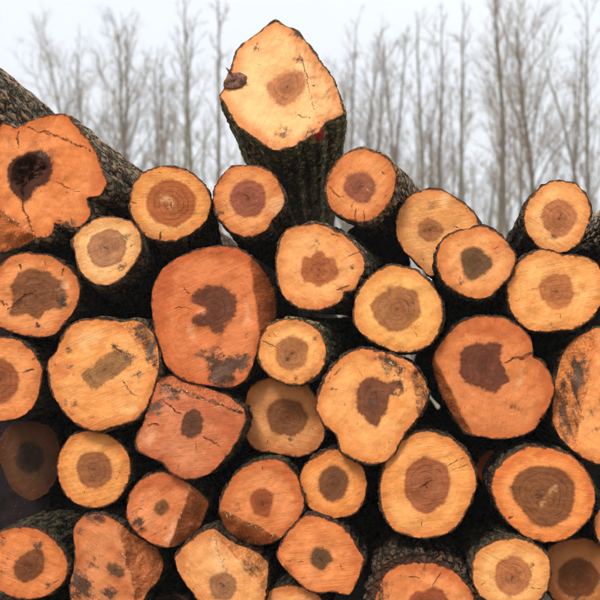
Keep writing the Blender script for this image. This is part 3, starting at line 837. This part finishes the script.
log('red brown log split along its upper edge by a long dark crack',
    [(136,440),(142,425),(150,405),(157,382),(170,376),(187,379),(210,389),(230,397),(244,410),(246,420),(240,435),(230,452),(217,467),(202,477),(185,479),(172,474),(162,462),(147,456),(137,450)],
    [(181,425),(185,414),(197,410),(204,420),(201,432),(190,440),(182,435)], y=-0.10, sap=(212,126,80), hc=(98,62,44), ragged=2.2, soft=0.004, facets=[((155,382),(248,415),0.8)], bcol=(60,44,36), bt=2.2,
    cracks=[(1.8,(160,384),(180,392),(210,401),(246,414)), (0.8,(157,395),(182,415)), (0.8,(202,435),(225,450)), (1.1,(146,426),(160,425))], dark=[[(158,384),(176,390),(178,397),(166,396)], [(150,404),(160,398),(160,408),(152,412)]],
    red=[[(160,400),(200,402),(240,416),(230,440),(206,420),(180,412)]], pale=[[(140,440),(150,428),(156,434),(150,448)]], length=2.0, rough=1.8, fibres=[((165,386),(240,410),26)])
log('big orange log with a ragged maroon heart split out to its right rim',
    [(433,357),(443,340),(460,323),(480,316),(503,318),(520,327),(530,337),(533,350),(533,357),(543,363),(552,377),(554,390),(547,410),(533,430),(517,437),(497,439),(473,435),(463,430),(450,410),(440,390),(433,370)],
    [(460,360),(463,348),(480,343),(502,345),(500,355),(503,367),(510,380),(500,388),(493,393),(480,387),(467,383),(460,375)], y=-0.06, sap=(224,134,74), hc=(106,58,42), ragged=2.2, facets=[((436,360),(473,434),2.0), ((553,400),(530,434),0.5)], bcol=(58,42,32),
    cracks=[(1.7,(505,363),(515,359),(522,358),(533,354))], pale=[ell(520,380,4,11,15)], red=[[(470,320),(510,320),(528,340),(500,338),(462,336)], ell(545,385,5,20)], knots=[(503,399,1.7),(515,409,1.7),(480,364,1.5)], length=2.0, rough=1.3)
log('weathered log with a grey stained slanting side, cut off by the right edge',
    [(553,400),(556,380),(560,360),(570,343),(587,332),(600,328),(625,335),(640,370),(640,420),(625,455),(604,464),(587,460),(573,450),(560,437),(553,420)],
    ell(612,400,13,16), y=-0.08, sap=(244,158,88), hc=(140,80,50), facets=[((600,326),(574,455),0.8)], bcol=(80,66,54), dark=[[(571,362),(585,360),(586,378),(577,398),(572,385)], [(558,395),(564,380),(568,420),(574,446),(564,436)], [(576,400),(580,408),(576,430),(572,415)]], red=[[(563,360),(580,345),(595,338),(590,380),(578,420),(566,430),(560,400)]], knots=[(592,412,3.5),(596,430,3)], length=2.0, rough=1.6)
log('dark brown log end sunk back in the gap at the left edge',
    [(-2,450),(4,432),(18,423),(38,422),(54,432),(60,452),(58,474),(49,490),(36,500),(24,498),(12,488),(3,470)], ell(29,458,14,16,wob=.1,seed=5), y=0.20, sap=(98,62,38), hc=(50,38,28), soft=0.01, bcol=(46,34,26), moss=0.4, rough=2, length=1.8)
log('round tan log with a crisp brown heart, lower left beside the sunken dark end',
    [(57,467),(60,452),(70,437),(85,431),(100,432),(115,439),(126,450),(131,467),(127,485),(117,500),(102,507),(87,507),(72,501),(61,487)],
    ell(94.5,469.5,18,19,0,wob=.03,seed=7), y=-0.05, sap=(242,164,88), hc=(150,92,56), bcol=(60,44,32), length=1.9)
log('small round log with an oval dark heart, below the centre',
    [(299,480),(305,465),(317,455),(333,449),(350,453),(362,467),(367,483),(363,503),(352,515),(333,518),(315,512),(302,497)],
    [(318,487),(322,472),(333,465),(345,470),(349,483),(343,497),(332,502),(322,495)], y=-0.06, sap=(244,156,80), hc=(116,72,46), bcol=(64,52,38), moss=0.6, length=1.9)
log('large egg shaped pale log with a big brown heart, lower centre right',
    [(380,490),(382,474),(386,461),(394,447),(407,437),(420,432),(433,432),(450,438),(467,453),(475,473),(476,487),(470,503),(460,522),(447,533),(427,538),(413,537),(394,530),(383,512)],
    [(404,480),(408,467),(423,457),(437,460),(448,468),(450,487),(442,505),(427,515),(413,508),(405,495)], y=-0.10, sap=(246,166,90), hc=(158,90,56), bcol=(66,52,40), moss=0.5, lichen=0.6, bt=2.6, cracks=[(0.6,(447,467),(472,453)), (0.5,(450,472),(474,462)), (0.9,(420,487),(432,481))], length=2.0, saw=0.15)
log('large round log with a very wide dark heart, at the lower right',
    [(491,488),(495,472),(507,458),(521,449),(532,446),(553,449),(572,456),(586,470),(594,486),(595,500),(591,516),(579,530),(563,540),(544,542),(525,536),(509,523),(497,507)],
    [(511,488),(518,474),(535,466),(558,468),(574,481),(575,498),(570,516),(553,526),(537,526),(523,512),(514,500)], y=-0.08, sap=(246,152,78), hc=(128,78,46), bcol=(72,54,42), bt=2.2, red=[[(494,480),(505,462),(530,449),(552,451),(545,458),(515,466),(502,482)], [(585,475),(594,490),(590,512),(584,500)]], pale=[ell(550,492,10,2,-50), ell(545,500,8,2,-50)], knots=[(575,530,1.8),(567,517,1.6)], cracks=[(0.8,(506,520),(514,516))], length=2.0)
log('deep orange log with a slanting lower left edge and small round heart',
    [(219,507),(225,490),(237,472),(255,462),(275,459),(287,464),(297,477),(304,500),(302,512),(295,525),(282,537),(267,544),(252,545),(237,540),(227,530),(221,517)],
    [(250,501),(254,491),(265,489),(274,496),(272,507),(267,517),(255,514)], y=-0.08, vp=(330,340), sap=(224,134,74), hc=(146,74,40), facets=[((219,509),(283,538),1.6)], bcol=(64,56,40), moss=0.7, bt=2.2, red=[[(255,463),(280,462),(297,480),(301,505),(290,490),(270,472)]], pale=[[(221,510),(232,515),(250,525),(262,531),(250,528),(232,519)]], length=2.0, fibres=[((221,511),(280,536),30)])
log('log with a red fibrous split face on its right half and a tiny heart',
    [(127,510),(130,493),(143,478),(163,472),(183,480),(197,490),(208,502),(206,512),(198,530),(180,544),(168,548),(158,546),(146,540),(134,530),(127,518)],
    ell(162,507,6.5,8,25,wob=.06,seed=9), y=-0.06, sap=(226,136,80), hc=(128,82,50), facets=[((192,481),(169,547),1.0)], bcol=(60,46,36), dark=[ell(138,522,7,6,40,wob=.2,seed=2)], red=[[(135,485),(160,474),(185,482),(175,492),(150,490)]], pale=[[(172,520),(176,512),(174,535),(169,546),(165,540)]], knots=[(166,527,1.2),(158,531,1.2)], length=1.9, fibres=[((190,486),(169,544),26)])
log('orange log with a small round knot above its heart, in the bottom left corner',
    [(0,533),(12,528),(26,527),(42,531),(56,542),(66,556),(68,570),(62,584),(50,594),(34,599),(16,598),(6,594),(-4,586),(-9,570),(-9,552),(-5,540)],
    [(14,566),(20,556),(34,549),(42,550),(46,560),(43,572),(34,580),(22,582),(15,575)], y=-0.06, sap=(228,138,76), hc=(116,68,40), knots=[(38,546,3.6),(4,559,1.5),(2,572,1.3)], bcol=(62,54,40), moss=0.6, bt=2.2, cracks=[(0.7,(52,584),(59,580))], length=1.9)
log('ridged brownish log with mud patches and a folded right side, at the bottom left',
    [(73,534),(77,522),(86,515),(100,514),(114,519),(126,529),(146,542),(158,550),(163,566),(158,580),(144,598),(135,625),(110,640),(85,635),(73,610),(70,590),(73,570),(75,550)],
    ell(115,570,10,6,25,wob=.15,seed=4), y=-0.06, sap=(216,132,78), hc=(104,72,48), ragged=2, soft=0.006, facets=[((115,522),(137,605),0.8)], bcol=(60,46,36), dark=[[(72,574),(84,572),(92,585),(90,600),(74,598)], [(102,586),(114,588),(118,600),(104,600)], ell(97,519,7,4), ell(91,564,5,2)], red=[[(106,545),(124,548),(128,570),(112,556)], [(112,574),(130,585),(136,600),(122,596)]], knots=[(80,528,3),(100,555,1.5)], pale=[ell(117,530,1.5,4)], length=1.9, rough=1.8, fibres=[((116,526),(134,596),22)])
log('pale splintered log with a ridge down its middle, at the bottom edge',
    [(175,558),(182,548),(198,534),(212,529),(220,533),(236,544),(252,550),(266,560),(268,570),(266,592),(262,615),(245,635),(220,640),(203,622),(198,600),(188,588),(179,574)],
    ell(223,586,14,14.5,0,wob=.06,seed=3), y=-0.08, sap=(240,166,98), hc=(160,110,74), facets=[((211,530),(266,594),0.9)], bcol=(66,52,40), moss=0.4, dark=[[(246,562),(256,570),(258,578),(250,572)]], red=[[(176,556),(186,546),(190,560),(184,576)], [(222,540),(232,556),(230,562),(220,548)]], pale=[[(214,540),(218,552),(226,568),(216,574),(212,560)]], length=1.9, rough=1.6, fibres=[((213,536),(226,572),70)])
log('squarish orange log with a small dark heart, at the bottom centre',
    [(277,552),(285,537),(297,522),(307,515),(320,517),(333,522),(348,532),(357,547),(364,560),(360,573),(350,594),(333,592),(312,592),(294,578),(280,563)],
    [(310,557),(315,548),(328,550),(333,558),(328,565),(322,570),(312,565)], y=-0.10, sap=(236,146,82), hc=(100,72,46), facets=[((276,551),(314,596),0.9)], bcol=(62,46,36), red=[[(345,530),(362,556),(358,576),(350,556)], ell(310,522,8,3,-20)], knots=[(303,577,1.2)], length=1.9, rough=1.3)
log('pale log mostly cut off by the bottom edge, below the squarish orange log',
    [(258,604),(263,594),(275,588),(290,585),(305,588),(318,595),(325,607),(325,625),(310,640),(285,645),(262,635),(255,618)], ell(290,616,12,12), y=-0.04, sap=(240,160,92), hc=(140,90,56), bcol=(64,50,40), length=1.8)
log('thick barked log with a wide brown bark collar, at the bottom edge right of centre',
    [(375,598),(383,577),(394,567),(417,563),(440,565),(457,574),(471,591),(478,607),(475,630),(455,648),(425,655),(395,648),(377,630),(372,612)],
    [(409,600),(417,591),(424,592),(433,586),(443,592),(450,608),(432,622),(412,615)], y=-0.10, vp=(370,330), sap=(234,144,82), hc=(146,74,42), bt=9.5, boff=(-5,-5), bcol=(86,66,54), bgain=0.8, moss=0.15, lichen=0.3, cracks=[(0.8,(432,586),(442,572)), (0.7,(408,577),(420,578))], dark=[ell(385,586,4,4,wob=.3,seed=2), ell(384,598,3,6)], red=[[(394,566),(417,562),(445,566),(462,580),(440,574),(412,570)]], length=1.9, rough=2.2)
log('pale round log with mossy bark showing at its left, in the bottom right',
    [(472,563),(477,552),(493,542),(513,538),(533,543),(547,555),(551,570),(547,590),(535,603),(515,608),(495,605),(480,595),(473,580)],
    [(495,577),(498,563),(513,556),(528,563),(532,577),(523,592),(510,596),(500,590)], y=-0.12, vp=(385,420), sap=(250,180,106), hc=(184,112,68), bcol=(80,66,50), moss=0.6, lichen=0.6, bt=2.6, knots=[(514,574,1.5)], length=1.6)
log('shadowed brown log set back in the bottom right corner',
    [(543,562),(549,548),(563,541),(580,538),(597,541),(612,552),(618,572),(612,592),(597,605),(575,608),(556,602),(546,585)],
    ell(578,578,21,20,0,wob=.04,seed=4), y=0.06, sap=(196,124,68), hc=(110,62,32), bcol=(50,38,30), length=1.6)
log('orange sliver of a log at the right edge near the bottom',
    [(594,522),(600,509),(612,505),(625,512),(631,528),(623,545),(608,550),(598,540)], ell(613,527,7,8), y=-0.02, sap=(240,160,92), hc=(150,90,56), bcol=(66,52,42), length=1.8)
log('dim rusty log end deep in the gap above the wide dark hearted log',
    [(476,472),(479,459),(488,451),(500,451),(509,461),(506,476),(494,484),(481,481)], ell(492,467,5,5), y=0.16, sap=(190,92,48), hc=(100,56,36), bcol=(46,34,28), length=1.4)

log('added shade-coloured log end deep in the gap under the lobed log at the left edge', ell(-22,262,36,34,wob=.05,seed=1), ell(-22,262,12,12), y=0.40, sap=(70,44,30), hc=(40,28,22), bcol=(50,38,30), length=1.5)  # filler logs added to close see-through gaps; dark colours stand for shade
log('added shade-coloured log end in the gap above the bottom left corner log', ell(-2,502,52,42,wob=.05,seed=2), ell(-2,502,9,9), y=0.36, sap=(38,27,20), hc=(26,20,16), bcol=(46,36,28), length=1.2)
log('added shade-coloured log end far back below the cut off orange log at the left', ell(-14,430,30,26,wob=.05,seed=5), ell(-14,430,9,9), y=0.62, sap=(38,27,20), hc=(26,20,16), bcol=(46,36,28), length=1.2)
log('added shade-coloured log end deep in the gap behind the pear shaped tan log', ell(374,246,30,26,wob=.05,seed=3), ell(374,246,10,10), y=0.62, vp=(430,350), sap=(38,27,20), hc=(26,20,16), bcol=(56,46,36), length=1.2)
log('added shade-coloured log end in the gap above the thick barked log', ell(470,545,26,26,wob=.05,seed=4), ell(470,545,9,9), y=0.66, sap=(38,27,20), hc=(26,20,16), bcol=(46,36,28), length=1.2)

log('added shade-coloured log end below the broad pale orange log at the right edge', ell(612,318,24,20,wob=.05,seed=6), ell(612,318,8,8), y=0.50, sap=(38,27,20), hc=(26,20,16), bcol=(46,36,28), length=1.2)  # more added fillers, near-black wood in place of gap shade
log('added shade-coloured log end in the gap under the weathered log at the right edge', ell(604,478,24,20,wob=.05,seed=7), ell(604,478,8,8), y=0.45, sap=(38,27,20), hc=(26,20,16), bcol=(46,36,28), length=1.2)
log('added shade-coloured log end between the egg shaped log and the wide dark hearted log', ell(484,512,22,24,wob=.05,seed=8), ell(484,512,8,8), y=0.55, sap=(38,27,20), hc=(26,20,16), bcol=(46,36,28), length=1.2)

log('added shade-coloured log end at the left edge below the cracked heart log', ell(-18,338,28,22,wob=.05,seed=9), ell(-18,338,8,8), y=0.42, sap=(38,27,20), hc=(26,20,16), bcol=(46,36,28), length=1.2)  # added filler, its dark tone is the shade of the gap

log('added shade-coloured log low in the bottom left corner under the orange log with the small knot', ell(6,630,40,32,wob=.05,seed=11), ell(6,630,9,9), y=0.02, sap=(38,27,20), hc=(26,20,16), bcol=(46,36,28), length=1.2)  # added bottom fillers with the shade put into their colours
log('added shade-coloured log low in the gap left of the pale splintered log', ell(172,628,26,34,wob=.05,seed=12), ell(172,628,9,9), y=0.10, sap=(38,27,20), hc=(26,20,16), bcol=(46,36,28), length=1.2)

# broken branch stub on the slanted log
def branch_stub():
    root, org, px = F_
    pts = [(237,82,0.014,10.5), (236,82,0.004,10.0), (233,82.5,-0.003,8.8), (230,83,-0.008,6.4), (227,84,-0.010,4.0), (225,84.5,-0.010,1.6)]
    V, F, n = [], [], 14
    for k, (u, v, dy, r) in enumerate(pts):
        x, z = at(u, v, 0.02 + dy)
        for i in range(n):
            a = 2 * math.pi * i / n
            rr_ = r * px * (1 + 0.10 * math.sin(3 * a + k) + 0.07 * math.sin(5 * a + 2 * k))
            V.append((x - org[0] + rr_ * math.cos(a) * 0.95, 0.02 + dy - org[1] - 0.006 * math.sin(a * 2 + k), z - org[2] + rr_ * math.sin(a)))
    for k in range(len(pts) - 1):
        for i in range(n):
            j = (i + 1) % n
            F.append((k * n + i, k * n + j, (k + 1) * n + j, (k + 1) * n + i))
    F.append([(len(pts) - 1) * n + i for i in range(n)])
    mesh_obj('branch_stub', V, F, STUB, root)
    V, F = [], []
    for k, (u, v, r) in enumerate([(233, 76, 1.6), (230, 72.5, 1.3), (227.5, 70, 0.6)]):
        x, z = at(u, v, 0.005)
        for i in range(6):
            a = 2 * math.pi * i / 6
            V.append((x - org[0] + r * px * math.cos(a), 0.005 - org[1] - 0.01 * k, z - org[2] + r * px * math.sin(a)))
    for k in range(2):
        for i in range(6):
            j = (i + 1) % 6
            F.append((k * 6 + i, k * 6 + j, (k + 1) * 6 + j, (k + 1) * 6 + i))
    F.append(list(range(12, 18)))
    mesh_obj('bark_shred', V, F, STUB, root)


branch_stub()

# ------------------------------------------------------------------ trees
def tube(V, F, pts, rads, k):
    pts = np.asarray(pts, float)
    n = len(pts)
    d = np.gradient(pts, axis=0)
    d /= np.linalg.norm(d, axis=1, keepdims=True) + 1e-9
    ref = np.array([1.0, 0.13, 0.07]) if abs(d[0, 0]) < 0.8 else np.array([0.1, 1.0, 0.2])
    a = np.cross(d, ref); a /= np.linalg.norm(a, axis=1, keepdims=True) + 1e-9
    b_ = np.cross(d, a)
    th = np.arange(k) * 2 * math.pi / k
    ring = pts[:, None, :] + np.asarray(rads)[:, None, None] * (np.cos(th)[None, :, None] * a[:, None, :] + np.sin(th)[None, :, None] * b_[:, None, :])
    o = len(V)
    V.extend(ring.reshape(-1, 3).tolist())
    for i in range(n - 1):
        for j in range(k):
            q = (j + 1) % k
            F.append((o + i * k + j, o + i * k + q, o + (i + 1) * k + q, o + (i + 1) * k + j))


def limb(r, p, d, L, n, bend_up, wob):
    pts = [np.array(p, float)]
    d = np.array(d, float); d /= np.linalg.norm(d)
    for i in range(n):
        d = d + r.normal(0, wob, 3) + np.array([0, 0, bend_up])
        d /= np.linalg.norm(d)
        pts.append(pts[-1] + d * L / n)
    return np.array(pts)


def tree_proto(seed, height, r0, nb, spread, first, lean=0.0, fork=False, twigs=9):
    """bare broadleaf tree, base at the origin: trunk mesh data and crown mesh data"""
    r = np.random.default_rng(seed)
    TV, TF, CV, CF = [], [], [], []
    trunk = limb(r, (0, 0, -0.2), (lean, 0, 1), height, 14, 0.05, 0.028)
    rads = r0 * (1 - np.linspace(0, 1, 15)) ** 0.85 + 0.012
    rads[0] *= 1.35
    tube(TV, TF, trunk, rads, 8)
    stems = [(trunk, rads, height)]
    if fork:
        i0 = 6
        f2 = limb(r, trunk[i0], (-lean + r.choice([-1, 1]) * 0.35, r.uniform(-.2, .2), 1), height * 0.5, 9, 0.08, 0.05)
        fr = np.linspace(rads[i0] * 0.8, 0.012, 10)
        tube(TV, TF, f2, fr, 7)
        stems.append((f2, fr, height * 0.5))
    for si, (tp, tr, hh) in enumerate(stems):
        m = nb if si == 0 else nb // 2
        lo = first if si == 0 else 0.15
        for b in range(m):
            t = lo + (0.98 - lo) * (b + r.uniform(0, 1)) / m
            x = t * (len(tp) - 1)
            i = min(int(x), len(tp) - 2)
            p = tp[i] + (tp[i + 1] - tp[i]) * (x - i)
            az_ = b * 2.4 + r.uniform(-.6, .6)
            up = r.uniform(1.0, 2.2)
            Lb = spread * (1.15 - 0.75 * t) * r.uniform(0.6, 1.2) * (0.8 if si else 1)
            br = limb(r, p, (math.cos(az_), math.sin(az_), up), Lb, 6, 0.10, 0.12)
            rb = np.linspace(min(tr[i] * 0.45, 0.008 + 0.0075 * Lb), 0.007, 7)
            tube(CV, CF, br, rb, 5)
            ns = max(3, int(Lb * 2.6))
            for s_ in range(ns):
                y_ = r.uniform(0.2, 1.0) * 6
                k = min(int(y_), 5)
                q = br[k] + (br[k + 1] - br[k]) * (y_ - k)
                dd = br[k + 1] - br[k]; dd = dd / np.linalg.norm(dd)
                dd = dd + r.normal(0, 0.55, 3) + np.array([0, 0, 0.25])
                Ls = Lb * r.uniform(0.22, 0.5)
                sb = limb(r, q, dd, Ls, 4, 0.08, 0.16)
                tube(CV, CF, sb, np.linspace(0.007, 0.0035, 5), 3)
                for t_ in range(twigs):
                    k2 = r.integers(1, 5)
                    d2 = (sb[k2] - sb[k2 - 1]); d2 = d2 / (np.linalg.norm(d2) + 1e-9) + r.normal(0, 0.55, 3) + np.array([0, 0, 0.15])
                    tw = limb(r, sb[k2], d2, Ls * r.uniform(0.3, 0.7), 2, 0.05, 0.2)
                    tube(CV, CF, tw, [0.0042, 0.0034, 0.002], 3)
    def me(name, V, F, mat):
        m_ = bpy.data.meshes.new(name)
        m_.from_pydata(V, [], F)
        m_.polygons.foreach_set('use_smooth', np.ones(len(F), bool))
        m_.materials.append(mat)
        return m_
    return me, (TV, TF), (CV, CF)


TOPDIR = {}


def make_proto(*a, mat=None, **k):
    me, T, C = tree_proto(*a, **k)
    pr = me('trunk', *T, mat or TREEBARK), me('crown', *C, TWIG)
    top = max(T[0], key=lambda q: q[2])
    TOPDIR[id(pr)] = math.atan2(top[1], top[0])
    return pr


P_TALL = make_proto(11, 15, 0.15, 24, 3.0, 0.32)
P_TALL2 = make_proto(12, 14, 0.12, 22, 2.6, 0.36, fork=True, mat=TREEMOSS)
P_SPREAD = make_proto(13, 12, 0.13, 22, 4.2, 0.42, lean=0.08, fork=True)
P_SLIM = make_proto(14, 12, 0.085, 20, 1.9, 0.30)
P_SLIM2 = make_proto(15, 13, 0.09, 22, 1.7, 0.35, lean=0.03, mat=TREEMOSS)
P_BUSHY = make_proto(16, 11, 0.10, 26, 3.0, 0.22, fork=True)
PH = {id(P_TALL): 15, id(P_TALL2): 14, id(P_SPREAD): 12, id(P_SLIM): 12, id(P_SLIM2): 13, id(P_BUSHY): 11}


def plant(proto, u, D, topv, rz, label, group, name='bare_tree', lean=0.0):
    x = (u - VPU) / FPX * (D + CAMD)
    top = CAMH + (VPV - topv) / FPX * (D + CAMD)
    s = top / (PH[id(proto)] * 0.97)
    root = bpy.data.objects.new(name, None)
    COL.objects.link(root)
    root.location = (x, D, 0)
    root.rotation_euler = (0, lean, math.pi / 2 - TOPDIR[id(proto)] + rz)
    root.scale = (s, s, s)
    tag(root, label, 'tree', group)
    for nm, me in zip(('trunk', 'crown'), proto):
        o = bpy.data.objects.new(nm, me)
        COL.objects.link(o)
        o.parent = root


GR = 'bare trees along the edge of the wood'
for a in [
    (P_TALL, 498, 30, -60, 0.0, 'tallest bare tree with the thickest dark trunk, right of centre behind the pile'),
    (P_SPREAD, 538, 34, 8, 0.2, 'bare tree with a wide spreading fan crown, right of the thickest trunk'),
    (P_SLIM2, 467, 36, 10, 0.2, 'slim straight bare tree just left of the thickest trunk'),
    (P_SLIM, 411, 38, 45, 2.0, 'slim bare tree standing above the pear shaped tan log'),
    (P_TALL2, 427, 42, 25, 0.7, 'forked bare tree between the two slim trees right of the slanted log'),
    (P_SLIM, 382, 40, 42, 4.0, 'slim bare tree rising above the round log right of the slanted log'),
    (P_BUSHY, 361, 44, 45, 5.0, 'twiggy bare tree closest to the right flank of the slanted log'),
    (P_SLIM2, 517, 42, 30, 3.1, 'thin bare tree close behind the thickest trunk on its right'),
    (P_SLIM, 565, 40, 40, 5.5, 'slim bare tree above the topmost round log at the right'),
    (P_TALL2, 595, 36, 10, 2.4, 'forked bare tree at the right edge of the picture'),
    (P_SLIM2, 579, 46, 60, 0.1, 'faint slim tree just left of the forked tree at the right edge'),
    (P_TALL, 447, 47, 35, 2.9, 'faint tall tree between the forked tree and the slim straight tree'),
    (P_TALL2, 200, 34, 0, 1.5, 'tall forked bare tree left of the slanted log'),
    (P_SLIM, 219, 40, 15, 3.3, 'slim bare tree beside the left flank of the slanted log'),
    (P_SLIM2, 181, 41, 30, 5.1, 'slim bare tree just left of the tall forked tree'),
    (P_BUSHY, 141, 42, 34, 1.2, 'twiggy bare tree above the round log with pale pith'),
    (P_BUSHY, 114, 44, 36, 3.9, 'twiggy bare tree above the right flank of the lobed log'),
    (P_SPREAD, 104, 47, 62, 2.2, 'low spreading bare tree leaning left, leftmost in the wood'),
    (P_SLIM, 163, 49, 55, 0.5, 'faint slim tree in the gap between the twiggy tree and the tall forked tree'),
    (P_SLIM2, 345, 42, 30, 4.4, 'slim bare tree half hidden by the right rim of the slanted log'),
]:
    plant(*a[:6], GR)

r2 = np.random.default_rng(31)
protos = [P_SLIM, P_SLIM2, P_TALL, P_TALL2, P_BUSHY]
us = np.concatenate([np.linspace(150, 250, 9), np.linspace(338, 612, 22)])
for k, u in enumerate(us):
    D = float(r2.uniform(54, 85))
    plant(protos[int(r2.integers(0, 5))], float(u + r2.normal(0, 4)), D, float(r2.uniform(75, 175)), float(r2.uniform(0, 6.28)),
          'faint slender bare tree deep in the blurred wood behind the pile', 'far trees deep in the wood', name='far_tree')


def build_thicket():
    r = np.random.default_rng(77)
    V, F = [], []
    for k in range(560):
        D = r.uniform(36, 75)
        u = r.uniform(95, 640)
        if u < 170 and r.uniform() < 0.55:
            continue
        x = (u - VPU) / FPX * D
        H_ = r.uniform(2.5, 7.0) * (0.75 + 0.35 * (D - 36) / 40) * (0.7 if u < 170 else 1.25 if 175 < u < 260 else 1)
        st = limb(r, (x, D, -0.1), (r.normal(0, .1), r.normal(0, .1), 1), H_, 4, 0.05, 0.07)
        tube(V, F, st, np.linspace(0.035, 0.008, 5), 4)
        for b in range(int(r.integers(12, 20))):
            t = r.uniform(0.15, 0.95) * 4
            i = min(int(t), 3)
            p = st[i] + (st[i + 1] - st[i]) * (t - i)
            a = r.uniform(0, 6.28)
            br = limb(r, p, (math.cos(a), math.sin(a), r.uniform(.6, 1.6)), H_ * r.uniform(.15, .35), 2, 0.1, 0.15)
            tube(V, F, br, [0.011, 0.008, 0.004], 3)
    o = mesh_obj('thicket', V, F, BRUSH)
    o['kind'] = 'stuff'
    o['label'] = 'brown mass of saplings and brush under the bare trees'
    o['category'] = 'thicket'


build_thicket()


# ------------------------------------------------------------------ damp winter air
def build_haze():
    x0, x1, y0, y1, z0, z1 = -75, 75, -8, 100, -1.2, 30
    V = [(x, y, z) for z in (z0, z1) for y in (y0, y1) for x in (x0, x1)]
    F = [(0, 2, 3, 1), (4, 5, 7, 6), (0, 1, 5, 4), (2, 6, 7, 3), (0, 4, 6, 2), (1, 3, 7, 5)]
    m = bpy.data.materials.new('winter_haze')
    m.use_nodes = True
    t = m.node_tree
    t.nodes.clear()
    o = t.nodes.new('ShaderNodeOutputMaterial')
    v = t.nodes.new('ShaderNodeVolumePrincipled')
    v.inputs['Color'].default_value = (1.0, 0.985, 0.96, 1)
    v.inputs['Density'].default_value = 0.0027
    v.inputs['Anisotropy'].default_value = 0.2
    t.links.new(v.outputs[0], o.inputs['Volume'])
    h = mesh_obj('haze', V, F, m, smooth=False)
    h['kind'] = 'stuff'
    h['label'] = 'thin pale winter haze over the wood'
    h['category'] = 'haze'


build_haze()
